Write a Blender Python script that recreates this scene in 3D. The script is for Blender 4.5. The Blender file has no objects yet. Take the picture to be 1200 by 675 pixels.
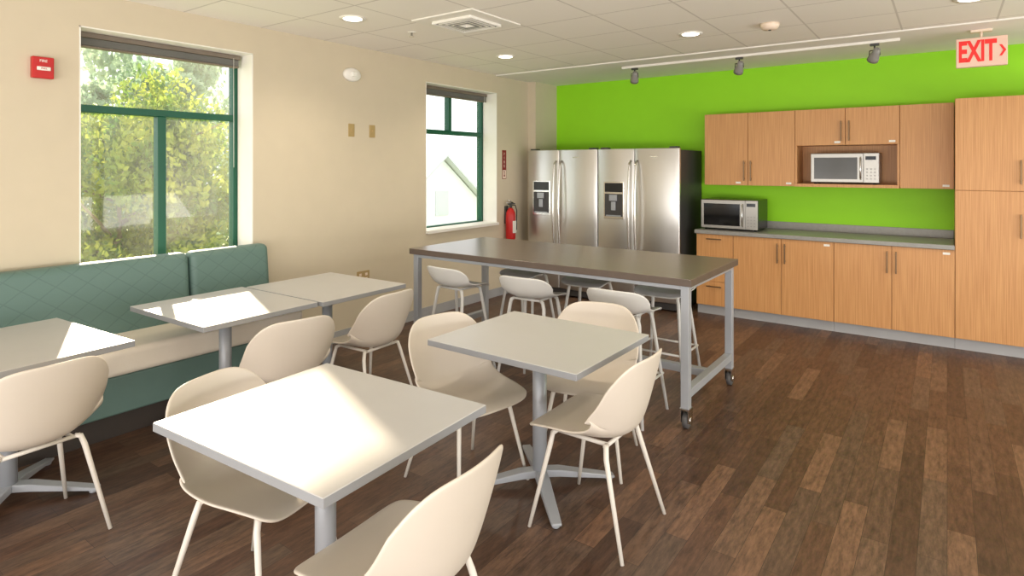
import bpy, bmesh, math, random
from mathutils import Vector, Matrix, Euler
random.seed(7)
S = bpy.context.scene
COL = S.collection
try:
    S.view_settings.view_transform = 'Standard'
except Exception:
    pass

# ------------------------------------------------------------------ materials
def new_mat(name):
    m = bpy.data.materials.new(name); m.use_nodes = True
    nt = m.node_tree
    b = nt.nodes['Principled BSDF']
    return m, nt, b

def mat(name, col, rough=0.5, metal=0.0, var=0.06, scale=6.0, stretch=(1,1,1), bump=0.0, bscale=80, emit=None, estr=0, spec=None, coat=0):
    m, nt, b = new_mat(name)
    tc = nt.nodes.new('ShaderNodeTexCoord')
    mp = nt.nodes.new('ShaderNodeMapping'); mp.inputs['Scale'].default_value = stretch
    nt.links.new(tc.outputs['Object'], mp.inputs['Vector'])
    nz = nt.nodes.new('ShaderNodeTexNoise'); nz.inputs['Scale'].default_value = scale; nz.inputs['Detail'].default_value = 4
    nt.links.new(mp.outputs['Vector'], nz.inputs['Vector'])
    rp = nt.nodes.new('ShaderNodeValToRGB')
    c = Vector(col)
    rp.color_ramp.elements[0].position = 0.3; rp.color_ramp.elements[1].position = 0.7
    rp.color_ramp.elements[0].color = (*(c*(1-var)), 1)
    rp.color_ramp.elements[1].color = (*[min(1, x*(1+var)) for x in c], 1)
    nt.links.new(nz.outputs['Fac'], rp.inputs['Fac'])
    nt.links.new(rp.outputs['Color'], b.inputs['Base Color'])
    b.inputs['Roughness'].default_value = rough
    b.inputs['Metallic'].default_value = metal
    if spec is not None: b.inputs['Specular IOR Level'].default_value = spec
    if coat: b.inputs['Coat Weight'].default_value = coat
    if bump > 0:
        n2 = nt.nodes.new('ShaderNodeTexNoise'); n2.inputs['Scale'].default_value = bscale
        nt.links.new(mp.outputs['Vector'], n2.inputs['Vector'])
        bp = nt.nodes.new('ShaderNodeBump'); bp.inputs['Strength'].default_value = bump; bp.inputs['Distance'].default_value = 0.002
        nt.links.new(n2.outputs['Fac'], bp.inputs['Height'])
        nt.links.new(bp.outputs['Normal'], b.inputs['Normal'])
    if emit:
        b.inputs['Emission Color'].default_value = (*emit, 1)
        b.inputs['Emission Strength'].default_value = estr
    return m

def srgb(r, g, b):
    f = lambda v: ((v/255+0.055)/1.055)**2.4 if v > 10 else v/255/12.92
    return (f(r), f(g), f(b))

M_wall = mat('cream_paint', srgb(208, 195, 171), 0.75, var=0.015, bump=0.1, bscale=150)
M_green = mat('lime_paint', srgb(150, 222, 18), 0.6, var=0.015, bump=0.1, bscale=150)
M_white = mat('white_paint', srgb(240, 236, 228), 0.6, var=0.02)
M_dry = mat('ceiling_drywall', srgb(238, 235, 228), 0.8, var=0.01)
M_base = mat('grey_vinyl_base', srgb(168, 168, 170), 0.5, var=0.04)
M_frame = mat('green_window_frame', srgb(12, 84, 62), 0.4, var=0.05)
M_blind = mat('bronze_blind', srgb(120, 108, 96), 0.4, var=0.08)
M_chair = mat('cream_shell', srgb(212, 201, 187), 0.42, var=0.03, scale=3, bump=0.05)
M_leg = mat('off_white_leg', srgb(224, 217, 207), 0.4, var=0.02, scale=3)
M_stool = mat('white_shell', srgb(216, 214, 210), 0.5, var=0.03, scale=3)
M_table = mat('table_laminate', srgb(190, 188, 186), 0.36, var=0.02, scale=5)
M_tedge = mat('table_edge', srgb(146, 147, 150), 0.5, var=0.03)
M_ped = mat('silver_powdercoat', srgb(168, 171, 177), 0.4, metal=0.25, var=0.03)
M_isl = mat('island_laminate', srgb(112, 99, 90), 0.28, var=0.05, scale=4, stretch=(1, 8, 1))
M_isledge = mat('island_edge', srgb(92, 78, 68), 0.5, var=0.08, scale=10)
M_steel = mat('brushed_steel', srgb(214, 211, 207), 0.33, metal=1.0, var=0.02, scale=20, stretch=(1, 1, 30))
M_mwsteel = mat('satin_steel', srgb(172, 169, 164), 0.4, metal=1.0, var=0.03, scale=20, stretch=(30, 1, 1))
M_steelh = mat('polished_steel', srgb(218, 215, 210), 0.2, metal=1.0, var=0.02)
M_dark = mat('dark_grey_metal', srgb(72, 70, 70), 0.45, metal=0.3, var=0.05)
M_grey = mat('mid_grey_plastic', srgb(140, 138, 134), 0.5, var=0.05)
M_black = mat('black_plastic', srgb(24, 24, 26), 0.25, var=0.1)
M_plinth = mat('dark_plinth', srgb(52, 44, 38), 0.6, var=0.1)
M_glassblk = mat('black_glass', srgb(18, 18, 20), 0.08, var=0.05)
M_mwglass = mat('smoked_mesh_glass', srgb(84, 82, 78), 0.12, var=0.05)
M_counter = mat('grey_counter', srgb(150, 148, 144), 0.35, var=0.06, scale=40)
M_handle = mat('bronze_handle', srgb(122, 98, 72), 0.35, metal=0.7, var=0.04)
M_label = mat('paper_label', srgb(240, 238, 230), 0.6, var=0.03, scale=80)
M_red = mat('red_paint', srgb(190, 24, 22), 0.35, var=0.04)
M_maroon = mat('maroon_panel', srgb(130, 30, 26), 0.5, var=0.04)
M_redl = mat('red_letter', srgb(214, 34, 30), 0.5, var=0.02, emit=srgb(214, 34, 30), estr=0.35)
M_signw = mat('sign_face', srgb(238, 218, 198), 0.5, var=0.02)
M_exitp = mat('exit_panel', srgb(236, 200, 182), 0.5, var=0.02)
M_brass = mat('almond_plate', srgb(186, 160, 112), 0.4, metal=0.3, var=0.03)
M_rubber = mat('caster_rubber', srgb(82, 80, 80), 0.6, var=0.08)
M_cream = mat('cream_vinyl', srgb(240, 230, 215), 0.5, var=0.03, bump=0.15, bscale=120)
M_lamp = mat('lamp_glow', (1, 0.95, 0.85), 0.5, var=0.0, emit=(1, 0.93, 0.8), estr=5)
M_bark = mat('bark', srgb(130, 118, 90), 0.9, var=0.3, scale=20)
M_house = mat('pale_siding', srgb(236, 238, 240), 0.8, var=0.02)  # blown-out daylight put into the siding colour
M_roof = mat('pale_roof', srgb(206, 209, 214), 0.8, var=0.03)  # roof and house windows whitened to look overexposed
M_grass = mat('lawn', srgb(150, 165, 100), 0.9, var=0.2)

def wood_mat():
    m, nt, b = new_mat('cherry_veneer')
    tc = nt.nodes.new('ShaderNodeTexCoord')
    mp = nt.nodes.new('ShaderNodeMapping'); mp.inputs['Scale'].default_value = (150, 150, 1.8)
    nt.links.new(tc.outputs['Object'], mp.inputs['Vector'])
    nz = nt.nodes.new('ShaderNodeTexNoise'); nz.inputs['Scale'].default_value = 1.4; nz.inputs['Detail'].default_value = 5
    nt.links.new(mp.outputs['Vector'], nz.inputs['Vector'])
    rp = nt.nodes.new('ShaderNodeValToRGB')
    rp.color_ramp.elements[0].position = 0.28; rp.color_ramp.elements[1].position = 0.72
    rp.color_ramp.elements[0].color = (*srgb(188, 130, 76), 1)
    rp.color_ramp.elements[1].color = (*srgb(218, 164, 106), 1)
    nt.links.new(nz.outputs['Fac'], rp.inputs['Fac'])
    nt.links.new(rp.outputs['Color'], b.inputs['Base Color'])
    b.inputs['Roughness'].default_value = 0.42
    return m
M_wood = wood_mat()

def floor_mat():
    m, nt, b = new_mat('plank_floor')
    L = nt.links
    tc = nt.nodes.new('ShaderNodeTexCoord')
    rot = nt.nodes.new('ShaderNodeMapping'); rot.inputs['Rotation'].default_value = (0, 0, math.radians(90))
    L.new(tc.outputs['Object'], rot.inputs['Vector'])
    br = nt.nodes.new('ShaderNodeTexBrick')
    br.inputs['Scale'].default_value = 1.0
    br.inputs['Brick Width'].default_value = 0.75
    br.inputs['Row Height'].default_value = 0.10
    br.inputs['Mortar Size'].default_value = 0.0008
    br.inputs['Bias'].default_value = 0.0
    br.offset = 0.37; br.offset_frequency = 2
    br.inputs['Color1'].default_value = (0, 0, 0, 1)
    br.inputs['Color2'].default_value = (1, 1, 1, 1)
    br.inputs['Mortar'].default_value = (0.2, 0.2, 0.2, 1)
    L.new(rot.outputs['Vector'], br.inputs['Vector'])
    rp = nt.nodes.new('ShaderNodeValToRGB')
    e = rp.color_ramp.elements
    e[0].position = 0.0; e[0].color = (*srgb(80, 58, 46), 1)
    e[1].position = 1.0; e[1].color = (*srgb(122, 92, 72), 1)
    x = e.new(0.35); x.color = (*srgb(98, 71, 55), 1)
    x = e.new(0.7); x.color = (*srgb(98, 79, 66), 1)
    L.new(br.outputs['Color'], rp.inputs['Fac'])
    mp = nt.nodes.new('ShaderNodeMapping'); mp.inputs['Scale'].default_value = (5, 24, 1)
    L.new(rot.outputs['Vector'], mp.inputs['Vector'])
    nz = nt.nodes.new('ShaderNodeTexNoise'); nz.inputs['Scale'].default_value = 1.6; nz.inputs['Detail'].default_value = 9; nz.inputs['Roughness'].default_value = 0.75
    L.new(mp.outputs['Vector'], nz.inputs['Vector'])
    r2 = nt.nodes.new('ShaderNodeValToRGB')
    r2.color_ramp.elements[0].position = 0.33; r2.color_ramp.elements[0].color = (0.38, 0.37, 0.37, 1)
    r2.color_ramp.elements[1].position = 0.67; r2.color_ramp.elements[1].color = (1.3, 1.25, 1.2, 1)
    L.new(nz.outputs['Fac'], r2.inputs['Fac'])
    mx = nt.nodes.new('ShaderNodeMix'); mx.data_type = 'RGBA'; mx.blend_type = 'MULTIPLY'; mx.inputs[0].default_value = 1.0
    L.new(rp.outputs['Color'], mx.inputs[6]); L.new(r2.outputs['Color'], mx.inputs[7])
    m2 = nt.nodes.new('ShaderNodeMix'); m2.data_type = 'RGBA'; m2.blend_type = 'MIX'
    L.new(br.outputs['Fac'], m2.inputs[0]); L.new(mx.outputs[2], m2.inputs[6]); m2.inputs[7].default_value = (0.02, 0.014, 0.01, 1)
    L.new(m2.outputs[2], b.inputs['Base Color'])
    b.inputs['Roughness'].default_value = 0.38
    b.inputs['Specular IOR Level'].default_value = 0.4
    bp = nt.nodes.new('ShaderNodeBump'); bp.inputs['Strength'].default_value = 0.2; bp.inputs['Distance'].default_value = 0.002
    L.new(nz.outputs['Fac'], bp.inputs['Height']); L.new(bp.outputs['Normal'], b.inputs['Normal'])
    return m
M_floor = floor_mat()

def ceil_mat():
    m, nt, b = new_mat('ceiling_tile')
    L = nt.links
    tc = nt.nodes.new('ShaderNodeTexCoord')
    mp = nt.nodes.new('ShaderNodeMapping'); mp.inputs['Location'].default_value = (0.30, 0.28, 0)
    L.new(tc.outputs['Object'], mp.inputs['Vector'])
    br = nt.nodes.new('ShaderNodeTexBrick')
    br.offset = 0.0
    br.inputs['Scale'].default_value = 1.0
    br.inputs['Brick Width'].default_value = 0.61
    br.inputs['Row Height'].default_value = 0.61
    br.inputs['Mortar Size'].default_value = 0.008
    br.inputs['Mortar Smooth'].default_value = 0.3
    br.inputs['Color1'].default_value = (*srgb(241, 236, 228), 1)
    br.inputs['Color2'].default_value = (*srgb(244, 239, 231), 1)
    br.inputs['Mortar'].default_value = (*srgb(212, 206, 198), 1)
    L.new(mp.outputs['Vector'], br.inputs['Vector'])
    L.new(br.outputs['Color'], b.inputs['Base Color'])
    b.inputs['Roughness'].default_value = 0.85
    nz = nt.nodes.new('ShaderNodeTexNoise'); nz.inputs['Scale'].default_value = 120
    L.new(tc.outputs['Object'], nz.inputs['Vector'])
    bp = nt.nodes.new('ShaderNodeBump'); bp.inputs['Strength'].default_value = 0.2; bp.inputs['Distance'].default_value = 0.003
    L.new(nz.outputs['Fac'], bp.inputs['Height']); L.new(bp.outputs['Normal'], b.inputs['Normal'])
    return m
M_ceil = ceil_mat()

def quilt_mat():
    m, nt, b = new_mat('teal_quilted_vinyl')
    L = nt.links
    tc = nt.nodes.new('ShaderNodeTexCoord')
    sep = nt.nodes.new('ShaderNodeSeparateXYZ'); L.new(tc.outputs['Object'], sep.inputs[0])
    def mth(op, a, bb=None):
        n = nt.nodes.new('ShaderNodeMath'); n.operation = op
        if isinstance(a, (int, float)): n.inputs[0].default_value = a
        else: L.new(a, n.inputs[0])
        if bb is not None:
            if isinstance(bb, (int, float)): n.inputs[1].default_value = bb
            else: L.new(bb, n.inputs[1])
        return n.outputs[0]
    y = mth('MULTIPLY', sep.outputs['Y'], 12.0)
    z = mth('MULTIPLY', sep.outputs['Z'], 16.0)
    a = mth('ABSOLUTE', mth('SINE', mth('MULTIPLY', mth('ADD', y, z), 1.5708)))
    c = mth('ABSOLUTE', mth('SINE', mth('MULTIPLY', mth('SUBTRACT', y, z), 1.5708)))
    mn = mth('MINIMUM', a, c)
    pw = mth('POWER', mn, 0.4)
    rp = nt.nodes.new('ShaderNodeValToRGB')
    rp.color_ramp.elements[0].color = (*srgb(78, 103, 98), 1)
    rp.color_ramp.elements[1].color = (*srgb(94, 121, 114), 1); rp.color_ramp.elements[1].position = 0.5
    L.new(pw, rp.inputs['Fac']); L.new(rp.outputs['Color'], b.inputs['Base Color'])
    bp = nt.nodes.new('ShaderNodeBump'); bp.inputs['Strength'].default_value = 0.25; bp.inputs['Distance'].default_value = 0.003
    L.new(pw, bp.inputs['Height']); L.new(bp.outputs['Normal'], b.inputs['Normal'])
    b.inputs['Roughness'].default_value = 0.5
    return m
M_quilt = quilt_mat()
M_teal = mat('teal_vinyl', srgb(90, 115, 108), 0.5, var=0.05)

def glass_mat():
    m, nt, b = new_mat('window_glass')
    nt.nodes.remove(b)
    out = nt.nodes['Material Output']
    tr = nt.nodes.new('ShaderNodeBsdfTransparent'); tr.inputs['Color'].default_value = (0.95, 0.97, 0.96, 1)
    gl = nt.nodes.new('ShaderNodeBsdfGlossy'); gl.inputs['Roughness'].default_value = 0.03
    haze = nt.nodes.new('ShaderNodeBsdfTranslucent'); haze.inputs['Color'].default_value = (1, 0.99, 0.96, 1)  # translucent veil added so the view outside looks hazy and bright
    nz = nt.nodes.new('ShaderNodeTexNoise'); nz.inputs['Scale'].default_value = 1.4; nz.inputs['Detail'].default_value = 5
    mr = nt.nodes.new('ShaderNodeMapRange'); mr.inputs['From Min'].default_value = .35; mr.inputs['From Max'].default_value = .65
    mr.inputs['To Min'].default_value = 0.015; mr.inputs['To Max'].default_value = 0.08
    nt.links.new(nz.outputs['Fac'], mr.inputs['Value'])
    m1 = nt.nodes.new('ShaderNodeMixShader')
    nt.links.new(mr.outputs['Result'], m1.inputs['Fac'])
    nt.links.new(tr.outputs[0], m1.inputs[1]); nt.links.new(haze.outputs[0], m1.inputs[2])
    mx = nt.nodes.new('ShaderNodeMixShader'); mx.inputs['Fac'].default_value = .04
    nt.links.new(m1.outputs[0], mx.inputs[1]); nt.links.new(gl.outputs[0], mx.inputs[2])
    nt.links.new(mx.outputs[0], out.inputs['Surface'])
    return m
M_glass = glass_mat()

def leaf_mat(name, ca, cb):
    m, nt, b = new_mat(name)
    L = nt.links
    out = nt.nodes['Material Output']
    tc = nt.nodes.new('ShaderNodeTexCoord')
    nz = nt.nodes.new('ShaderNodeTexNoise'); nz.inputs['Scale'].default_value = 2.5
    L.new(tc.outputs['Object'], nz.inputs['Vector'])
    rp = nt.nodes.new('ShaderNodeValToRGB')
    rp.color_ramp.elements[0].position = 0.35; rp.color_ramp.elements[0].color = (*ca, 1)
    rp.color_ramp.elements[1].position = 0.7; rp.color_ramp.elements[1].color = (*cb, 1)
    L.new(nz.outputs['Fac'], rp.inputs['Fac']); L.new(rp.outputs['Color'], b.inputs['Base Color'])
    b.inputs['Roughness'].default_value = 0.5
    tl = nt.nodes.new('ShaderNodeBsdfTranslucent'); L.new(rp.outputs['Color'], tl.inputs['Color'])
    mx = nt.nodes.new('ShaderNodeMixShader'); mx.inputs['Fac'].default_value = 0.5
    L.new(b.outputs[0], mx.inputs[1]); L.new(tl.outputs[0], mx.inputs[2]); L.new(mx.outputs[0], out.inputs['Surface'])
    return m
M_leaf = leaf_mat('leaves', srgb(78, 120, 48), srgb(184, 192, 80))
M_leaf2 = leaf_mat('pale_leaves', srgb(132, 162, 136), srgb(180, 200, 164))  # distance haze put into the pale leaf colours

# ------------------------------------------------------------------ mesh helpers
def box(bm, x0, x1, y0, y1, z0, z1, mi=0):
    vs = [bm.verts.new((x, y, z)) for x in (x0, x1) for y in (y0, y1) for z in (z0, z1)]
    idx = [(0, 1, 3, 2), (4, 6, 7, 5), (0, 4, 5, 1), (2, 3, 7, 6), (0, 2, 6, 4), (1, 5, 7, 3)]
    for f in idx:
        fc = bm.faces.new([vs[i] for i in f]); fc.material_index = mi
    return vs

def tube(bm, pts, r, seg=10, caps=True):
    pts = [Vector(p) for p in pts]
    rs = r if isinstance(r, (list, tuple)) else [r]*len(pts)
    rings = []
    up = None
    for i, p in enumerate(pts):
        if i == 0: d = pts[1]-p
        elif i == len(pts)-1: d = p-pts[i-1]
        else: d = (pts[i+1]-p).normalized() + (p-pts[i-1]).normalized()
        d.normalize()
        if up is None:
            a = Vector((0, 0, 1)) if abs(d.z) < 0.9 else Vector((1, 0, 0))
            up = (a - d*a.dot(d)).normalized()
        else:
            up = (up - d*up.dot(d)).normalized()
        s = d.cross(up)
        rings.append([bm.verts.new(p + (up*math.cos(2*math.pi*k/seg) + s*math.sin(2*math.pi*k/seg))*rs[i]) for k in range(seg)])
    for a, b in zip(rings, rings[1:]):
        for k in range(seg):
            f = bm.faces.new((a[k], a[(k+1) % seg], b[(k+1) % seg], b[k])); f.smooth = True
    if caps:
        bm.faces.new(rings[0][::-1]); bm.faces.new(rings[-1])

def lathe(bm, prof, seg=24, axis='Z', c=(0, 0, 0)):
    rings = []
    for r, h in prof:
        ring = []
        for k in range(seg):
            a = 2*math.pi*k/seg
            if axis == 'Z': p = (r*math.cos(a), r*math.sin(a), h)
            elif axis == 'X': p = (h, r*math.cos(a), r*math.sin(a))
            else: p = (r*math.cos(a), h, r*math.sin(a))
            ring.append(bm.verts.new(Vector(p)+Vector(c)))
        rings.append(ring)
    for a, b in zip(rings, rings[1:]):
        for k in range(seg):
            f = bm.faces.new((a[k], a[(k+1) % seg], b[(k+1) % seg], b[k])); f.smooth = True
    bm.faces.new(rings[0]); bm.faces.new(rings[-1])

def obj(name, bm, mats, parent=None, bevel=0, bseg=2, loc=None, smooth=False, subsurf=0, solid=0):
    bmesh.ops.recalc_face_normals(bm, faces=bm.faces)
    me = bpy.data.meshes.new(name)
    bm.to_mesh(me); bm.free()
    if not isinstance(mats, (list, tuple)): mats = [mats]
    for m in mats: me.materials.append(m)
    if smooth:
        for p in me.polygons: p.use_smooth = True
    o = bpy.data.objects.new(name, me); COL.objects.link(o)
    if solid:
        md = o.modifiers.new('solid', 'SOLIDIFY'); md.thickness = solid; md.offset = 0
    if bevel:
        md = o.modifiers.new('bevel', 'BEVEL'); md.width = bevel; md.segments = bseg; md.limit_method = 'ANGLE'; md.angle_limit = math.radians(40)
    if subsurf:
        md = o.modifiers.new('sub', 'SUBSURF'); md.levels = subsurf; md.render_levels = subsurf
    if loc: o.location = loc
    if parent: o.parent = parent
    return o

def boxo(name, b, m, parent=None, bevel=0, bseg=2):
    bm = bmesh.new(); box(bm, *b)
    return obj(name, bm, m, parent, bevel, bseg)

def root(name, label, category, loc=(0, 0, 0), rz=0, group=None):
    e = bpy.data.objects.new(name, None); COL.objects.link(e)
    e.empty_display_size = 0.1
    e.location = loc; e.rotation_euler = (0, 0, rz)
    e['label'] = label; e['category'] = category
    if group: e['group'] = group
    return e

def dup(r, loc, rz, label=None):
    n = r.copy(); COL.objects.link(n); n.location = loc; n.rotation_euler = (0, 0, rz)
    if label: n['label'] = label
    mp = {r: n}
    def rec(o):
        for c in list(o.children):
            if c in mp.values(): continue
            k = c.copy(); COL.objects.link(k); k.parent = mp[o]; mp[c] = k
            rec(c)
    rec(r)
    return n

def structure(o):
    o['kind'] = 'structure'; return o

def text_obj(name, s, size, m, loc, rot, parent, extrude=0.001, align='CENTER', bold=0.0):
    cu = bpy.data.curves.new(name+'_c', 'FONT'); cu.body = s; cu.size = size; cu.extrude = extrude; cu.align_x = align; cu.align_y = 'CENTER'; cu.offset = bold
    t = bpy.data.objects.new(name+'_t', cu); COL.objects.link(t)
    bpy.context.view_layer.update()
    dg = bpy.context.evaluated_depsgraph_get()
    me = bpy.data.meshes.new_from_object(t.evaluated_get(dg))
    bpy.data.objects.remove(t); 
    me.materials.clear(); me.materials.append(m)
    o = bpy.data.objects.new(name, me); COL.objects.link(o)
    o.location = loc; o.rotation_euler = rot
    if parent: o.parent = parent
    return o

# ------------------------------------------------------------------ dimensions
WX = -4.5      # left wall
WO = -4.80
BY = 7.13      # back wall
CZ = 2.72
RX = 3.4
FY = -2.6
W1 = (1.51, 2.70); W2 = (4.67, 5.92); WT = 2.50; WB = 0.88

# room shell
bm = bmesh.new(); box(bm, WX, RX, FY, BY, -0.12, 0.0); structure(obj('floor', bm, M_floor))
bm = bmesh.new(); box(bm, WO, RX, FY, 5.9, CZ, CZ+0.12); structure(obj('ceiling', bm, M_ceil))
bm = bmesh.new(); box(bm, WO, RX, 5.9, BY+0.2, CZ-0.012, CZ+0.12); structure(obj('ceiling', bm, M_dry))
bm = bmesh.new()
ys = [FY, W1[0], W1[1], W2[0], W2[1], BY+0.2]
for i in range(5):
    if i in (1, 3):
        box(bm, WO, WX, ys[i], ys[i+1], -0.12, WB); box(bm, WO, WX, ys[i], ys[i+1], WT, CZ)
    else:
        box(bm, WO, WX, ys[i], ys[i+1], -0.12, CZ)
structure(obj('wall_left', bm, M_wall))
bm = bmesh.new(); box(bm, WX, RX+0.2, BY, BY+0.2, -0.12, CZ-0.012); structure(obj('wall_back', bm, M_green))
# right and front walls are window walls: low sill, header, posts, wide openings
bm = bmesh.new()
box(bm, RX, RX+.2, FY, BY, -.12, .35); box(bm, RX, RX+.2, FY, BY, 2.62, CZ)
for y in (FY, -.2, 2.2, 4.6, BY-.12): box(bm, RX, RX+.2, y, y+.12, .35, 2.62)
structure(obj('wall_right', bm, M_wall))
bm = bmesh.new()
box(bm, WO, RX+.2, FY-.2, FY, -.12, .35); box(bm, WO, RX+.2, FY-.2, FY, 2.62, CZ)
for x in (WO, -2.2, .4, RX-.12): box(bm, x, x+.12, FY-.2, FY, .35, 2.62)
structure(obj('wall_front', bm, M_wall))
bm = bmesh.new(); box(bm, WX, -4.38, 6.60, BY, 0, CZ-0.012); structure(obj('wall_corner', bm, M_wall))
structure(boxo('baseboard_left', (WX, WX+0.012, FY, 6.6, 0, 0.10), M_base))
structure(boxo('baseboard_corner', (-4.38, -4.368, 6.6, BY, 0, 0.10), M_base))

# windows
def window(n, y0, y1, lower_split, upper_split):
    bm = bmesh.new()
    x0, x1 = -4.785, -4.715
    w = 0.045
    zt, zb, tr = WT, WB, 1.99
    box(bm, x0, x1, y0, y0+w, zb, zt); box(bm, x0, x1, y1-w, y1, zb, zt)
    box(bm, x0, x1, y0+w, y1-w, zt-w, zt); box(bm, x0, x1, y0+w, y1-w, zb, zb+w)
    box(bm, x0+.002, x1+.008, y0+w, y1-w, tr-.025, tr+.025)
    ym = (y0+y1)/2
    if lower_split: box(bm, x0+.004, x1+.008, ym-.03, ym+.03, zb+w, tr-.025)
    if upper_split: box(bm, x0+.004, x1+.008, ym-.025, ym+.025, tr+.025, zt-w)
    f = obj('window_%d' % n, bm, M_frame, bevel=0.004, bseg=1); structure(f)
    bm = bmesh.new()
    bm.faces.new([bm.verts.new(p) for p in ((-4.75, y0+w-.01, zb+w-.01), (-4.75, y1-w+.01, zb+w-.01), (-4.75, y1-w+.01, zt-w+.01), (-4.75, y0+w-.01, zt-w+.01))])
    obj('glass_pane', bm, M_glass, f)
    bm = bmesh.new()
    box(bm, -4.71, WX+0.002, y1-0.008, y1, zb, zt); box(bm, -4.71, WX+0.002, y0, y0+.008, zb, zt)
    box(bm, -4.71, WX+0.002, y0, y1, zt-.008, zt)
    box(bm, -4.71, WX+0.035, y0-.0, y1+.0, zb, zb+.03)
    structure(obj('trim_%d' % n, bm, M_white))
    r = root('window_blind', 'bronze horizontal blind pulled up under the window head', 'blind', (-4.66, ym, WT-0.01))
    L = (y1-y0)/2-.03
    boxo('headrail', (-.03, .03, -L, L, -.035, 0), M_blind, r, 0.004)
    bm = bmesh.new()
    for i in range(8):
        z = -.040-i*.0058
        box(bm, -.026, .026, -L+.01, L-.01, z-.0028, z)
    obj('slat_stack', bm, M_grey, r)
    boxo('bottom_rail', (-.027, .027, -L+.01, L-.01, -.100, -.087), M_blind, r, 0.004)
    bm = bmesh.new(); tube(bm, [(.034, L-.06, -.03), (.036, L-.06, -.9)], .0018, 6)
    obj('pull_cord', bm, M_label, r)
window(1, *W1, True, False)
window(2, *W2, False, True)

# ------------------------------------------------------------------ chair shell
def interp(pts, s):
    n = len(pts)-1
    x = s*n; i = min(int(x), n-1); t = x-i
    p0 = pts[max(i-1, 0)]; p1 = pts[i]; p2 = pts[i+1]; p3 = pts[min(i+2, n)]
    def cr(a, b, c, d): return 0.5*((2*b)+(-a+c)*t+(2*a-5*b+4*c-d)*t*t+(-a+3*b-3*c+d)*t**3)
    if isinstance(p1, (int, float)): return cr(p0, p1, p2, p3)
    return tuple(cr(a, b, c, d) for a, b, c, d in zip(p0, p1, p2, p3))

def shell(prof, wid, curl, nv=34, nu=20, drop=0.10, ex=4.5, cx=2.6):
    bm = bmesh.new()
    grid = []
    for j in range(nv+1):
        row = []
        for i in range(nu+1):
            u = math.sin(math.pi/2*(-1+2*i/nu))*.35 + (-1+2*i/nu)*.65
            d = drop*(1-math.sqrt(max(0, 1-abs(u)**ex)))
            s = d*0.6 + (j/nv)*(1-d*1.6)
            y, z = interp(prof, s)
            ya, za = interp(prof, max(0, s-.01)); yb, zb = interp(prof, min(1, s+.01))
            ty, tz = yb-ya, zb-za
            l = math.hypot(ty, tz) or 1
            ty /= l; tz /= l
            ny, nz = tz, -ty
            w = interp(wid, s); c = interp(curl, s)*abs(u)**cx
            row.append(bm.verts.new((w*u, y+ny*c, z+nz*c)))
        grid.append(row)
    for j in range(nv):
        for i in range(nu):
            bm.faces.new((grid[j][i], grid[j][i+1], grid[j+1][i+1], grid[j+1][i]))
    return bm

CH_prof = [(.25, .425), (.20, .443), (.10, .442), (-.02, .430), (-.12, .430), (-.185, .462), (-.215, .53), (-.235, .61), (-.255, .70), (-.274, .795)]
CH_w = [.195, .220, .232, .240, .247, .252, .254, .250, .238, .215]
CH_c = [.004, .012, .028, .055, .10, .135, .125, .095, .07, .05]
def build_chair(name):
    r = root(name, 'cream moulded shell chair with slim off-white metal legs', 'chair', group='cream shell chairs at the cafe tables')
    bm = shell(CH_prof, CH_w, CH_c, drop=.155, ex=3.4, cx=2.3)
    obj('seat_shell', bm, M_chair, r, smooth=True, solid=.011, subsurf=1)
    bm = bmesh.new()
    zz = .415
    tube(bm, [(-.15, .13, zz), (.15, .13, zz)], .009); tube(bm, [(-.15, -.12, zz), (.15, -.12, zz)], .009)
    tube(bm, [(-.12, .13, zz), (-.12, -.12, zz)], .009); tube(bm, [(.12, .13, zz), (.12, -.12, zz)], .009)
    obj('seat_frame', bm, M_leg, r)
    for sx in (-1, 1):
        for (ya, yb) in ((.13, .215), (-.12, -.235)):
            bm = bmesh.new()
            tube(bm, [(sx*.13, ya, .419), (sx*.15, ya*1.05, .412), (sx*.163, ya+(yb-ya)*.12, .37), (sx*.222, yb, 0.0)], [.010, .0115, .0115, .008], 10)
            obj('leg', bm, M_leg, r)
    return r
hp = math.pi/2
chair = build_chair('shell_chair')
chair.location = (-1.30, 1.25, 0); chair.rotation_euler = (0, 0, hp+.06)
for loc, rz in [((-2.06, 1.26, 0), -hp+.28), ((-3.22, .89, 0), hp+.05), ((-3.03, 1.98, 0), hp-.18),
                ((-3.13, 2.70, 0), hp+.05), ((-1.99, 2.37, 0), -hp-.2), ((-1.29, 2.44, 0), hp+.0), ((-1.60, 2.94, 0), math.pi+.25)]:
    dup(chair, loc, rz)

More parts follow.
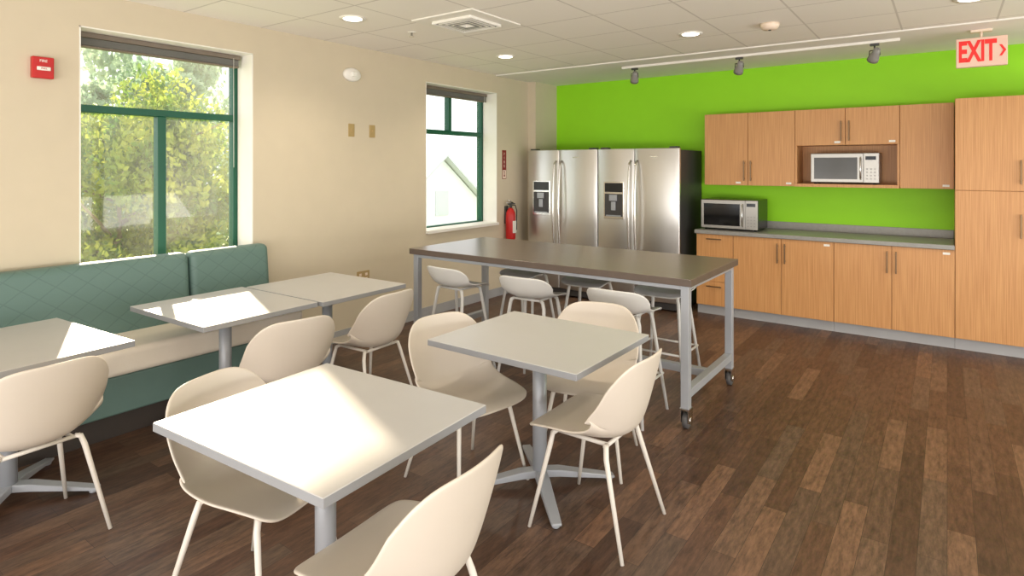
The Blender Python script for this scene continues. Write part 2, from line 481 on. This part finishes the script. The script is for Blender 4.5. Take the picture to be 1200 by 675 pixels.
# ------------------------------------------------------------------ stools
ST_prof = [(.18, .645), (.13, .668), (.04, .668), (-.05, .664), (-.12, .672), (-.165, .705), (-.185, .76), (-.198, .825)]
ST_w = [.170, .195, .205, .21, .215, .218, .215, .20]
ST_c = [.004, .012, .02, .035, .06, .075, .06, .03]
def build_stool():
    r = root('counter_stool', 'white low-backed counter stool tucked under the high table', 'stool', group='white stools around the high table')
    obj('seat_shell', shell(ST_prof, ST_w, ST_c, 26, 16, .13), M_stool, r, smooth=True, solid=.011, subsurf=1)
    bm = bmesh.new(); z = .65
    tube(bm, [(-.12, .10, z), (.12, .10, z)], .009); tube(bm, [(-.12, -.09, z), (.12, -.09, z)], .009)
    tube(bm, [(-.1, .1, z), (-.1, -.09, z)], .009); tube(bm, [(.1, .1, z), (.1, -.09, z)], .009)
    obj('seat_frame', bm, M_stool, r)
    for sx in (-1, 1):
        for ya, yb in ((.10, .20), (-.09, -.20)):
            bm = bmesh.new()
            tube(bm, [(sx*.11, ya, .652), (sx*.13, ya*1.08, .64), (sx*.14, ya+(yb-ya)*.08, .60), (sx*.205, yb, 0)], [.011, .013, .013, .010])
            obj('leg', bm, M_stool, r)
    bm = bmesh.new(); a = .183; z = .24
    tube(bm, [(-a, -a+.01, z), (a, -a+.01, z)], .008); tube(bm, [(-a, a-.02, z), (a, a-.02, z)], .008)
    tube(bm, [(-a, -a, z), (-a, a, z)], .008); tube(bm, [(a, -a, z), (a, a, z)], .008)
    obj('footrest', bm, M_stool, r)
    return r
st = build_stool()
st.location = (-1.70, 3.62, 0)
dup(st, (-2.43, 3.64, 0), .05); dup(st, (-3.13, 3.62, 0), -.08)
for x, rz in ((-1.72, math.pi), (-2.36, math.pi+.05), (-2.98, math.pi-.06)):
    dup(st, (x, 4.36, 0), rz)

# ------------------------------------------------------------------ cafe tables
def build_table(w=.85, d=.73):
    r = root('cafe_table', 'light grey laminate cafe table on a silver pedestal', 'table', group='cafe tables with pedestal bases')
    bm = bmesh.new()
    box(bm, -w/2, w/2, -d/2, d/2, .712, .742)
    bmesh.ops.recalc_face_normals(bm, faces=bm.faces)
    bm.normal_update()
    for f in bm.faces:
        f.material_index = 0 if f.normal.z > .5 else 1
    obj('table_top', bm, [M_table, M_tedge], r, bevel=.002, bseg=1)
    bm = bmesh.new()
    lathe(bm, [(.036, .05), (.036, .70)], 24)
    obj('column', bm, M_ped, r)
    bm = bmesh.new(); box(bm, -.17, .17, -.17, .17, .700, .712); box(bm, -.05, .05, -.05, .05, .67, .70)
    obj('mounting_plate', bm, M_ped, r)
    bm = bmesh.new()
    for a in (45, 135, 225, 315):
        ca, sa = math.cos(math.radians(a)), math.sin(math.radians(a))
        prof = [(0.0, .03, .05, .085), (.10, .03, .045, .08), (.36, .024, .014, .03), (.385, .022, .014, .026)]
        rings = []
        for (l, hw, zb, zt) in prof:
            ring = []
            for (o, z) in ((-hw, zb), (hw, zb), (hw, zt), (-hw, zt)):
                ring.append(bm.verts.new((ca*l-sa*o, sa*l+ca*o, z)))
            rings.append(ring)
        for A, B in zip(rings, rings[1:]):
            for k in range(4): bm.faces.new((A[k], A[(k+1) % 4], B[(k+1) % 4], B[k]))
        bm.faces.new(rings[0]); bm.faces.new(rings[-1])
        lathe(bm, [(.018, 0), (.018, .016)], 12, c=(ca*.36, sa*.36, 0))
    obj('foot_base', bm, M_ped, r, bevel=.003, bseg=1)
    return r
tb = build_table()
tb.location = (-1.75, 1.32, 0); tb.rotation_euler = (0, 0, math.radians(3))
dup(tb, (-1.66, 2.54, 0), math.radians(-.5))
dup(tb, (-3.64, 2.00, 0), math.radians(1))
dup(tb, (-3.62, 2.745, 0), math.radians(1))
dup(tb, (-3.64, .93, 0), math.radians(4))

# ------------------------------------------------------------------ island
isl = root('high_table', 'long grey-brown counter-height table with silver frame on casters', 'table', (-2.425, 4.05, 0))
hx, hy = 1.185, .50
bm = bmesh.new(); box(bm, -hx, hx, -hy, hy, .875, .92); bmesh.ops.recalc_face_normals(bm, faces=bm.faces)
bm.normal_update()
for f in bm.faces: f.material_index = 0 if f.normal.z > .5 else 1
obj('table_top', bm, [M_isl, M_isledge], isl, bevel=.002, bseg=1)
bm = bmesh.new()
lx, ly, t = hx-.05, hy-.05, .025
box(bm, -lx+t, lx-t, -ly-t, -ly+t, .848, .875); box(bm, -lx+t, lx-t, ly-t, ly+t, .848, .875)
box(bm, -lx-t, -lx+t, -ly+t, ly-t, .848, .875); box(bm, lx-t, lx+t, -ly+t, ly-t, .848, .875)
obj('apron', bm, M_ped, isl, bevel=.002, bseg=1)
bm = bmesh.new()
box(bm, -lx-t, -lx+t, -ly+t, ly-t, .19, .24); box(bm, lx-t, lx+t, -ly+t, ly-t, .19, .24)
box(bm, -lx+t, lx-t, -.025, .025, .19, .24)
obj('stretcher', bm, M_ped, isl, bevel=.002, bseg=1)
for sx in (-1, 1):
    for sy in (-1, 1):
        boxo('leg', (sx*lx-t, sx*lx+t, sy*ly-t, sy*ly+t, .13, .875), M_ped, isl, .002, 1)
        bm = bmesh.new()
        X, Y = sx*lx, sy*ly
        box(bm, X-.03, X+.03, Y-.035, Y+.035, .122, .13)
        box(bm, X-.026, X-.021, Y-.03, Y+.045, .045, .122); box(bm, X+.021, X+.026, Y-.03, Y+.045, .045, .122)
        lathe(bm, [(.022, X-.029), (.022, X+.029)], 14, 'X', (0, Y+.015, .05))
        fk = obj('caster', bm, M_steelh, isl)
        bm = bmesh.new(); lathe(bm, [(.04, X-.018), (.05, X-.013), (.05, X+.013), (.04, X+.018)], 24, 'X', (0, Y+.015, .05))
        obj('wheel', bm, M_rubber, fk)

# ------------------------------------------------------------------ banquette
bq = root('banquette', 'teal quilted bench with cream seat cushions under the window', 'sofa', (0, 0, 0))
Y0, Y1 = -.6, 2.75
boxo('plinth', (-4.44, -3.99, Y0+.03, Y1-.03, 0, .15), M_plinth, bq)
boxo('bench_base', (-4.46, -3.92, Y0, Y1, .15, .375), M_teal, bq, .012, 3)
for (a, b) in ((Y0+.005, 2.128), (2.134, Y1-.005)):
    boxo('seat_cushion', (-4.40, -3.89, a, b, .377, .53), M_cream, bq, .035, 6)
    bm = bmesh.new()
    vs = box(bm, -4.47, -4.29, a, b, .40, .99)
    for v in vs:
        if v.co.z > .9 and v.co.x > -4.35: v.co.x = -4.345
    obj('back_cushion', bm, M_quilt, bq, bevel=.045, bseg=7)

# ------------------------------------------------------------------ cabinets
FB = 6.52    # base door face
FU = 6.79    # upper door face
def handle_v(x, y, z0, z1, parent):
    bm = bmesh.new()
    box(bm, x-.006, x+.006, y-.034, y-.024, z0, z1)
    box(bm, x-.005, x+.005, y-.026, y+.001, z0+.02, z0+.032); box(bm, x-.005, x+.005, y-.026, y+.001, z1-.032, z1-.02)
    return obj('handle', bm, M_handle, parent, bevel=.002, bseg=1)
def handle_h(x0, x1, y, z, parent):
    bm = bmesh.new()
    box(bm, x0, x1, y-.034, y-.024, z-.006, z+.006)
    box(bm, x0+.02, x0+.03, y-.026, y+.001, z-.005, z+.005); box(bm, x1-.03, x1-.02, y-.026, y+.001, z-.005, z+.005)
    return obj('handle', bm, M_handle, parent, bevel=.002, bseg=1)
def door(x0, x1, y, z0, z1, parent, hx=None, hz=None, lab=None, name='door'):
    g = .0022
    d = boxo(name, (x0+g, x1-g, y, y+.02, z0+g, z1-g), M_wood, parent, .0015, 1)
    if hx is not None:
        handle_v(hx, y, hz[0], hz[1], d)
    if lab:
        boxo('name_label', (lab[0]-.026, lab[0]+.026, y-.0012, y, lab[1]-.010, lab[1]+.010), M_label, d)
    return d
def carcass(x0, x1, y, z0, z1, parent, yb=BY):
    boxo('cabinet_body', (x0+.001, x1-.001, y+.021, yb-.001, z0, z1), M_wood, parent)
def kick(x0, x1, parent):
    boxo('toe_kick', (x0+.001, x1-.001, FB+.045, FB+.08, 0, .10), M_base, parent)

ZB, ZT = .10, .868
xs = [-2.22, -1.83, -1.355, -.885, -.412, .055]
c = root('base_cabinet', 'cherry wood base cabinet with three drawers under the grey worktop', 'cabinet')
carcass(xs[0], xs[1], FB, ZB, ZT, c); kick(xs[0], xs[1], c)
zz = [ZB, .36, .62, ZT]
for i in range(3):
    d = door(xs[0], xs[1], FB, zz[i], zz[i+1], c, name='drawer')
    xm = (xs[0]+xs[1])/2
    handle_h(xm-.08, xm+.08, FB, zz[i+1]-.05, d)
for a, b, cc in ((1, 2, 3), (3, 4, 5)):
    c = root('base_cabinet', 'cherry wood base cabinet with two doors and bar handles', 'cabinet')
    carcass(xs[a], xs[cc], FB, ZB, ZT, c); kick(xs[a], xs[cc], c)
    door(xs[a], xs[b], FB, ZB, ZT, c, xs[b]-.035, (.62, .82))
    door(xs[b], xs[cc], FB, ZB, ZT, c, xs[b]+.035, (.62, .82), (xs[cc]-.06, ZT-.035))
c = root('tall_cabinet', 'full-height cherry wood pantry cabinet at the end of the counter', 'cabinet')
tx = [.055, .53, 1.0]
carcass(tx[0], tx[2], FB, ZB, 2.19, c); kick(tx[0], tx[2], c)
for i in range(2):
    hx_ = tx[1]-.035 if i == 0 else tx[1]+.035
    door(tx[i], tx[i+1], FB, ZB, 1.39, c, hx_, (1.0, 1.2))
    door(tx[i], tx[i+1], FB, 1.39, 2.19, c, hx_, (1.45, 1.65))
ux = [-2.22, -1.75, -1.28, -.82, -.365, .052]
UB, UT = 1.39, 2.18
c = root('wall_cabinet', 'cherry wood wall cabinet with two tall doors on the green wall', 'cabinet')
carcass(ux[0], ux[2], FU, UB, UT, c)
door(ux[0], ux[1], FU, UB, UT, c, ux[1]-.035, (1.44, 1.66), (ux[1]-.10, UB+.03))
door(ux[1], ux[2], FU, UB, UT, c, ux[1]+.035, (1.44, 1.66), (ux[2]-.06, UB+.03))
c = root('wall_cabinet', 'cherry wood wall cabinet with short doors above an open microwave niche', 'cabinet')
bm = bmesh.new()
box(bm, ux[2]+.001, ux[4]-.001, FU+.021, BY-.001, 1.81, UT)
box(bm, ux[2]+.001, ux[2]+.02, FU+.002, BY-.001, UB+.03, 1.81); box(bm, ux[4]-.02, ux[4]-.001, FU+.002, BY-.001, UB+.03, 1.81)
box(bm, ux[2]+.02, ux[4]-.02, BY-.02, BY-.001, UB+.03, 1.81)
obj('cabinet_body', bm, M_wood, c)
boxo('niche_shelf', (ux[2]+.001, ux[4]-.001, FU-.04, BY-.001, UB, UB+.03), M_wood, c)
door(ux[2], ux[3], FU, 1.81, UT, c, ux[3]-.035, (1.85, 2.05), (ux[3]-.07, 1.84))
door(ux[3], ux[4], FU, 1.81, UT, c, ux[3]+.035, (1.85, 2.05), (ux[4]-.06, 1.84))
c = root('wall_cabinet', 'cherry wood wall cabinet with a single door beside the pantry', 'cabinet')
carcass(ux[4], ux[5], FU, UB, UT, c)
door(ux[4], ux[5], FU, UB, UT, c, None, None, (ux[5]-.06, UB+.03))

bm = bmesh.new()
box(bm, -2.235, .053, FB-.025, BY-.001, .87, .91); box(bm, -2.235, .053, BY-.02, BY-.001, .91, .99)
w = obj('worktop', bm, M_counter, bevel=.003, bseg=1)
w['label'] = 'grey laminate worktop with low backsplash over the base cabinets'; w['category'] = 'worktop'

# ------------------------------------------------------------------ microwaves
def microwave(loc, w, h, d, label, house, glass):
    r = root('microwave', label, 'microwave', loc)
    boxo('housing', (0, w, .02, d, .012, h), house, r, .006)
    bm = bmesh.new()
    for x in (.04, w-.04):
        for y in (.06, d-.06): lathe(bm, [(.015, 0), (.015, .013)], 10, c=(x, y, 0))
    obj('foot', bm, M_black, r)
    dr = boxo('door', (.004, w*.78, 0, .021, .018, h-.006), M_mwsteel, r, .004)
    boxo('door_window', (.035, w*.78-.05, -.002, .0, .05, h-.045), glass, dr, .001, 1)
    bm = bmesh.new(); xh = w*.78-.022
    tube(bm, [(xh, .0, .05), (xh, -.028, .06), (xh, -.03, h/2), (xh, -.028, h-.055), (xh, .0, h-.045)], .007, 8)
    obj('handle', bm, M_steelh, dr)
    cp = boxo('control_panel', (w*.785, w-.004, .002, .021, .018, h-.006), M_mwsteel, r, .002)
    bm = bmesh.new()
    for i in range(4):
        for j in range(3):
            x = w*.785+.022+j*(w*.215-.05)/2.4; z = .05+i*.032
            box(bm, x, x+.014, .0005, .002, z, z+.010)
    obj('keypad', bm, M_grey, cp)
    boxo('display', (w*.81, w-.025, .0, .002, h-.07, h-.035), M_glassblk, cp)
    return r
microwave((-2.20, 6.60, .911), .60, .33, .42, 'large stainless microwave with black glass door on the worktop', M_black, M_glassblk)
microwave((-1.13, 6.76, UB+.031), .60, .31, .33, 'silver microwave in the open cabinet niche', M_mwsteel, M_mwglass)

# ------------------------------------------------------------------ fridges
def fridge(loc):
    r = root('refrigerator', 'side-by-side stainless refrigerator with ice dispenser and curved handles', 'refrigerator', loc, group='pair of stainless refrigerators')
    W, H = .99, 1.80
    boxo('fridge_body', (.004, W-.004, .075, .76, .03, H-.02), M_dark, r, .006)
    boxo('grille', (.02, W-.02, .05, .09, .02, .09), M_dark, r)
    bm = bmesh.new()
    for x in (.08, W-.08):
        for y in (.12, .7): lathe(bm, [(.022, 0), (.022, .035)], 12, c=(x, y, 0))
    obj('foot', bm, M_black, r)
    sp = .465
    def dr(x0, x1):
        bm = bmesh.new()
        n = 10; fr = []; bk = []
        for z in (.10, H):
            a = []; b = []
            for i in range(n+1):
                t = i/n; x = x0+(x1-x0)*t
                a.append(bm.verts.new((x, .0+.022*(2*t-1)**2, z))); b.append(bm.verts.new((x, .072, z)))
            fr.append(a); bk.append(b)
        for i in range(n):
            bm.faces.new((fr[0][i], fr[0][i+1], fr[1][i+1], fr[1][i])).smooth = True
            bm.faces.new((bk[0][i+1], bk[0][i], bk[1][i], bk[1][i+1]))
            bm.faces.new((fr[1][i], fr[1][i+1], bk[1][i+1], bk[1][i])); bm.faces.new((fr[0][i+1], fr[0][i], bk[0][i], bk[0][i+1]))
        bm.faces.new((fr[0][0], fr[1][0], bk[1][0], bk[0][0])); bm.faces.new((fr[0][n], bk[0][n], bk[1][n], fr[1][n]))
        return obj('door', bm, M_steel, r, bevel=.008, bseg=3, smooth=False)
    d1 = dr(.002, sp-.003); d2 = dr(sp+.003, W-.002)
    for d, x in ((d1, sp-.04), (d2, sp+.04)):
        bm = bmesh.new()
        pts = [(x, .016, .50), (x, -.03, .53)] + [(x, -.035-.035*math.sin(math.pi*k/10), .56+1.04*k/10) for k in range(11)] + [(x, -.03, 1.63), (x, .016, 1.66)]
        tube(bm, pts, .013, 10)
        obj('handle', bm, M_steelh, d)
    dp = boxo('dispenser', (.09, .345, -.006, .008, .99, 1.42), M_steelh, d1, .004)
    boxo('dispenser_panel', (.105, .33, -.0085, -.0055, 1.30, 1.405), M_black, dp, .001, 1)
    bm = bmesh.new()
    box(bm, .105, .33, -.008, -.0055, 1.02, 1.28)
    obj('dispenser_recess', bm, M_dark, dp)
    bm = bmesh.new(); box(bm, .17, .265, -.03, -.008, 1.2, 1.27); box(bm, .125, .31, -.022, -.008, 1.02, 1.035); box(bm, .19, .245, -.02, -.008, 1.09, 1.19)
    obj('dispenser_nozzle', bm, M_ped, dp, bevel=.003, bseg=1)
    boxo('hinge_cover', (.03, .12, .03, .12, H, H+.018), M_dark, r, .004)
    boxo('hinge_cover', (W-.12, W-.03, .03, .12, H, H+.018), M_dark, r, .004)
    boxo('badge', (sp+.2, sp+.28, -.001, .004, 1.70, 1.712), M_steelh, d2)
    return r
f1 = fridge((-4.335, 6.34, 0))
dup(f1, (-3.34, 6.34, 0), 0)

# ------------------------------------------------------------------ wall devices
def rX(): return (hp, 0, hp)
a = root('fire_alarm_pull', 'red fire alarm pull station mounted on the cream wall', 'fire alarm', (WX, 1.31, 2.20))
boxo('housing', (0, .04, -.055, .055, -.065, .065), M_red, a, .005)
boxo('pull_handle', (.04, .052, -.034, .034, -.018, .004), M_label, a, .003)
text_obj('lettering', 'FIRE', .022, M_label, (.041, 0, .040), rX(), a)
text_obj('lettering', 'PULL', .014, M_red, (.053, 0, -.007), rX(), a)
a = root('strobe_light', 'white oval ceiling-height alarm strobe on the cream wall', 'alarm strobe', (WX, 3.68, 2.45))
bm = bmesh.new(); lathe(bm, [(.085, 0), (.085, .02), (.07, .035), (.02, .04)], 28, 'X')
for v in bm.verts: v.co.y *= 1.15; v.co.z *= .75
obj('housing', bm, M_white, a)
boxo('lens', (.036, .06, -.03, .03, -.022, .022), M_label, a, .008)
for y in (3.68, 3.93):
    a = root('wall_plate', 'small almond wall plate on the cream wall', 'switch', (WX, y, 1.935))
    boxo('plate', (0, .006, -.035, .035, -.06, .06), M_brass, a, .002)
    boxo('toggle', (.006, .014, -.008, .008, -.015, .015), M_brass, a, .002)
a = root('power_outlet', 'almond double power outlet low on the wall', 'outlet', (WX, 3.82, .55))
boxo('plate', (0, .006, -.075, .075, -.055, .055), M_brass, a, .002)
bm = bmesh.new()
for y in (-.036, .036):
    for z in (-.022, .022): box(bm, .006, .0075, y-.014, y+.014, z-.012, z+.012)
obj('socket', bm, M_signw, a)
a = root('fire_extinguisher', 'red fire extinguisher hanging on the wall beside the window', 'fire extinguisher', (WX+.08, 6.10, .68))
bm = bmesh.new(); lathe(bm, [(.04, 0), (.058, .012), (.062, .03), (.062, .30), (.056, .345), (.034, .385), (.02, .40)], 28)
obj('cylinder', bm, M_red, a)
boxo('instruction_label', (.053, .0645, -.03, .03, .09, .24), M_label, a)
bm = bmesh.new(); lathe(bm, [(.02, .398), (.02, .44)], 14); box(bm, -.012, .012, -.05, .08, .44, .455); 
obj('valve', bm, M_dark, a)
bm = bmesh.new(); tube(bm, [(0, .06, .455), (0, -.06, .50)], .008); tube(bm, [(0, .05, .455), (0, -.08, .47)], .007)
obj('lever', bm, M_steelh, a)
bm = bmesh.new(); tube(bm, [(0, .02, .43), (.02, .07, .43), (.03, .09, .36), (.03, .085, .22), (.03, .078, .12)], [.006, .006, .006, .007, .011])
obj('hose', bm, M_black, a)
boxo('bracket', (-.08, -.05, -.025, .025, .2, .42), M_dark, a)
a = root('extinguisher_sign', 'maroon and white fire extinguisher sign on the wall', 'sign', (WX, 6.07, 1.62))
boxo('sign_panel', (0, .003, -.042, .042, -.18, .18), M_maroon, a)
boxo('sign_strip', (.003, .0036, -.034, .034, -.172, -.07), M_signw, a)
text_obj('lettering', 'F\nI\nR\nE', .05, M_signw, (.0036, 0, .055), rX(), a, .0003)
bm = bmesh.new(); lathe(bm, [(.014, .0036), (.014, .0045)], 14, 'X', (0, 0, -.14)); box(bm, .0036, .0045, -.006, .006, -.13, -.088); box(bm, .0036, .0045, -.02, .012, -.092, -.083)
obj('pictogram', bm, M_maroon, a)

# ------------------------------------------------------------------ ceiling fittings
dl = root('downlight', 'round recessed ceiling downlight with white trim', 'ceiling light', (-3.65, 3.0, CZ), group='recessed downlights')
bm = bmesh.new()
lathe(bm, [(.062, -.004), (.095, -.010), (.10, -.002), (.10, .002)], 32)
obj('trim_ring', bm, M_white, dl)
bm = bmesh.new(); lathe(bm, [(.01, -.012), (.062, -.0105), (.07, -.008)], 28)
obj('lamp', bm, M_lamp, dl)
for x, y in ((-3.65, 4.95), (-1.76, 5.02), (.13, 5.05), (-1.76, 3.0), (.13, 3.0)):
    dup(dl, (x, y, CZ), 0)
a = root('air_vent', 'square white ceiling air diffuser with louvres', 'vent', (-3.03, 3.60, CZ))
bm = bmesh.new(); box(bm, -.30, .30, -.30, .30, -.010, .0); obj('frame_plate', bm, M_white, a)
bm = bmesh.new()
for k, s in enumerate((.17, .135, .10, .065)):
    z = -.012-k*.003
    for sx in (-1, 1):
        box(bm, sx*s-.007, sx*s+.007, -s, s, z-.012, z+.003); box(bm, -s, s, sx*s-.007, sx*s+.007, z-.012, z+.003)
obj('louvre', bm, M_grey, a)
bm = bmesh.new()
for s in (.188, .152, .118, .083, .045):
    for sx in (-1, 1):
        box(bm, sx*s-.006, sx*s+.006, -s, s, -.030, -.008); box(bm, -s, s, sx*s-.006, sx*s+.006, -.030, -.008)
obj('louvre_blade', bm, M_white, a)
a = root('smoke_detector', 'round white smoke detector on the ceiling', 'smoke detector', (-1.13, 5.03, CZ))
bm = bmesh.new(); lathe(bm, [(.07, 0), (.07, -.02), (.055, -.045), (.02, -.05)], 28); obj('housing', bm, M_signw, a)
bm = bmesh.new(); lathe(bm, [(.012, -.05), (.010, -.056)], 10); obj('test_button', bm, M_dark, a)
for x, y in ((-3.63, 3.6),):
    a = root('sprinkler', 'small white ceiling sprinkler head', 'sprinkler', (x, y, CZ))
    bm = bmesh.new(); lathe(bm, [(.035, 0), (.033, -.006)], 20); obj('escutcheon', bm, M_white, a)
    bm = bmesh.new(); lathe(bm, [(.008, -.006), (.008, -.035), (.02, -.037), (.02, -.04)], 14); obj('deflector', bm, M_steelh, a)

ty = 6.2; tz = CZ-.012
tr = root('track_light', 'white ceiling track with three grey spotlights', 'track light', (0, ty, tz))
boxo('track_rail', (-2.95, -.33, -.015, .015, -.024, 0), M_white, tr, .002, 1)
def spot(x, ang):
    bm = bmesh.new()
    R = Euler((math.radians(48), 0, ang)).to_matrix()
    c = Vector((x, .0, -.13))
    prof = [(.014, -.075), (.026, -.07), (.031, -.03), (.044, .02), (.047, .055), (.042, .055), (.03, .01)]
    rings = []
    seg = 24
    for rr, hh in prof:
        rings.append([bm.verts.new(c + R @ Vector((rr*math.cos(2*math.pi*k/seg), rr*math.sin(2*math.pi*k/seg), -hh))) for k in range(seg)])
    for A, B in zip(rings, rings[1:]):
        for k in range(seg):
            f = bm.faces.new((A[k], A[(k+1) % seg], B[(k+1) % seg], B[k])); f.smooth = True
    bm.faces.new(rings[0]); bm.faces.new(rings[-1])
    o = obj('spotlight_head', bm, M_grey, tr)
    bm = bmesh.new(); box(bm, x-.035, x+.035, -.015, .015, -.045, -.024); tube(bm, [(x, 0, -.045), (x, 0, -.085)], .007)
    tube(bm, [(x-.038, 0, -.085), (x+.038, 0, -.085)], .005)
    tube(bm, [(x-.038, 0, -.085), (x-.042, 0, -.13)], .004); tube(bm, [(x+.038, 0, -.085), (x+.042, 0, -.13)], .004)
    obj('bracket', bm, M_dark, o)
spot(-2.80, .5); spot(-1.68, .5); spot(-.52, .5)

ex = root('exit_sign', 'illuminated exit sign with red letters hanging from the ceiling', 'exit sign', (.225, 6.2, tz))
boxo('canopy', (-.07, .07, -.03, .03, -.02, 0), M_signw, ex, .003)
bm = bmesh.new(); tube(bm, [(0, 0, -.02), (0, 0, -.07)], .010); obj('stem', bm, M_signw, ex)
boxo('sign_box', (-.165, .165, -.024, .024, -.30, -.065), M_exitp, ex, .004)
t = text_obj('lettering', 'EXIT', .2, M_redl, (-.028, -.0245, -.182), (hp, 0, 0), ex, .0012, bold=.007)
t.scale = (.60, 1.16, 1)
bm = bmesh.new()
for s in (-1, 1):
    p = [(.112, -.026, -.182+s*.045), (.129, -.026, -.182+s*.045), (.156, -.026, -.182), (.137, -.026, -.182)]
    vs = [bm.verts.new(q) for q in p]; bm.faces.new(vs)
    vs2 = [bm.verts.new((q[0], -.0238, q[2])) for q in p]
    for k in range(4): bm.faces.new((vs[k], vs[(k+1) % 4], vs2[(k+1) % 4], vs2[k]))
obj('arrow', bm, M_redl, ex)

# ------------------------------------------------------------------ outside
g = boxo('ground', (-60, -4.9, -40, 60, -3.7, -3.5), M_grass); g['label'] = 'grassy ground outside the windows'; g['category'] = 'ground'; g['kind'] = 'structure'
def tree(loc, rad, n, label, seed, H=5.2, ml=None, ls=1.0, zs=.8):
    rnd = random.Random(seed)
    r = root('tree', label, 'tree', loc)
    bm = bmesh.new()
    tube(bm, [(0, 0, 0), (.05, .03, H*.3), (0, .05, H*.6), (.1, 0, H)], [.18, .13, .08, .02], 12)
    for k in range(9):
        a = k*2.4; z = H*.55+k*.3
        tube(bm, [(0.03, .03, z), (math.cos(a)*rad*.4, math.sin(a)*rad*.4, z+.4), (math.cos(a)*rad*.8, math.sin(a)*rad*.8, z+.7)], [.035, .02, .008], 8)
    obj('trunk', bm, M_bark, r)
    bm = bmesh.new()
    cl = []
    for k in range(44):
        while True:
            p = Vector((rnd.uniform(-1, 1), rnd.uniform(-1, 1), rnd.uniform(-1, 1)))
            if p.length < 1: break
        cl.append((Vector((p.x*rad*.75, p.y*rad*.85, H+p.z*rad*zs)), rnd.uniform(.35, .7)))
    for i in range(n):
        c, cr = cl[rnd.randrange(len(cl))]
        d = Vector((rnd.gauss(0, 1), rnd.gauss(0, 1), rnd.gauss(0, 1))).normalized()*cr*(rnd.random()**.4)
        p = c+d
        s = rnd.uniform(.03, .065)*ls
        R = Euler((rnd.uniform(0, 6.28), rnd.uniform(0, 6.28), rnd.uniform(0, 6.28))).to_matrix()
        pts = [(-s, 0, 0), (-.3*s, .55*s, .1*s), (s, 0, 0), (-.3*s, -.55*s, .1*s)]
        vs = [bm.verts.new(p+R @ Vector(q)) for q in pts]
        bm.faces.new(vs)
    obj('foliage', bm, ml or M_leaf, r)
tree((-8.9, 3.4, -3.5), 2.1, 26000, 'leafy green tree seen through the window', 3, 4.6, zs=.75)
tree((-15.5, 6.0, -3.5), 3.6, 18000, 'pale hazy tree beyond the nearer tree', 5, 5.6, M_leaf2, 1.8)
tree((-8.5, 7.0, -3.5), 1.3, 14000, 'dense leafy green tree beside the building', 9, 7.4)  # out-of-view tree added to keep stray sun patches off the floor

hs = root('neighbour_house', 'pale neighbouring house with a gabled roof outside', 'house', (-15, 16.4, -3.5))
bm = bmesh.new()
box(bm, -8, 0, -3.2, 3.2, 0, 3.0)
v = [bm.verts.new(p) for p in ((0, -3.2, 3.0), (0, 3.2, 3.0), (0, 0, 5.4), (-8, -3.2, 3.0), (-8, 3.2, 3.0), (-8, 0, 5.4))]
bm.faces.new(v[:3]); bm.faces.new(v[3:][::-1])
obj('house_wall', bm, M_house, hs)
bm = bmesh.new()
for s in (-1, 1):
    p = [(.3, s*3.6, 2.75), (.3, 0, 5.45), (-8.3, 0, 5.45), (-8.3, s*3.6, 2.75)]
    a = [bm.verts.new(q) for q in p]; b = [bm.verts.new((q[0], q[1], q[2]+.10)) for q in p]
    bm.faces.new(a); bm.faces.new(b)
    for k in range(4): bm.faces.new((a[k], a[(k+1) % 4], b[(k+1) % 4], b[k]))
obj('roof', bm, M_roof, hs)
bm = bmesh.new()
box(bm, 0, .03, -.35, .35, 3.3, 4.2); box(bm, 0, .03, -2.2, -1.3, 1.0, 2.4); box(bm, 0, .03, 1.3, 2.2, 1.0, 2.4)
obj('house_window', bm, M_roof, hs)

# ------------------------------------------------------------------ light
W = bpy.data.worlds.new('World'); S.world = W; W.use_nodes = True
nt = W.node_tree
bg = nt.nodes['Background']
bg.inputs['Color'].default_value = (0.98, 0.99, 1.0, 1); bg.inputs['Strength'].default_value = 2.0

def sun(direction, strength, color, angle):
    l = bpy.data.lights.new('sun', 'SUN'); l.energy = strength; l.color = color; l.angle = angle
    o = bpy.data.objects.new('sun', l); COL.objects.link(o)
    o.rotation_euler = Vector(direction).to_track_quat('-Z', 'Y').to_euler()
    o.location = (-20, 10, 15)
sun((1, -.40, -.50), 14, (1, .82, .60), math.radians(1.2))

def area(loc, direction, sx, sy, e, color=(1, .94, .84)):  # added fill lamps by the window walls, tilted up to brighten the ceiling
    l = bpy.data.lights.new('window_light', 'AREA'); l.shape = 'RECTANGLE'; l.size = sx; l.size_y = sy; l.energy = e; l.color = color
    o = bpy.data.objects.new('window_light', l); COL.objects.link(o)
    o.location = loc; o.rotation_euler = Vector(direction).to_track_quat('-Z', 'Y').to_euler()
area((-.5, -2.4, .7), (-.05, 1, .55), 6.5, .8, 170, (1, .95, .88))
area((3.25, 3.0, .7), (-1, .35, 1.0), 8.0, .8, 140, (1, .95, .88))

for x, y in ((-3.65, 3.0), (-3.65, 4.95), (-1.76, 5.02), (.13, 5.05), (-1.76, 3.0), (.13, 3.0)):
    l = bpy.data.lights.new('downlight_lamp', 'SPOT'); l.energy = 38; l.color = (1, .88, .7); l.spot_size = math.radians(140); l.spot_blend = .8; l.shadow_soft_size = .07
    o = bpy.data.objects.new('downlight_lamp', l); COL.objects.link(o); o.location = (x, y, CZ-.03)

# ------------------------------------------------------------------ camera
cd = bpy.data.cameras.new('camera'); cam = bpy.data.objects.new('camera', cd); COL.objects.link(cam)
cd.sensor_width = 36; cd.lens = 707/1200*36; cd.shift_y = -0.119
cam.location = (0, 0, 1.6); cam.rotation_euler = (hp, 0, math.radians(35.8))
cd.clip_start = .05
S.camera = cam
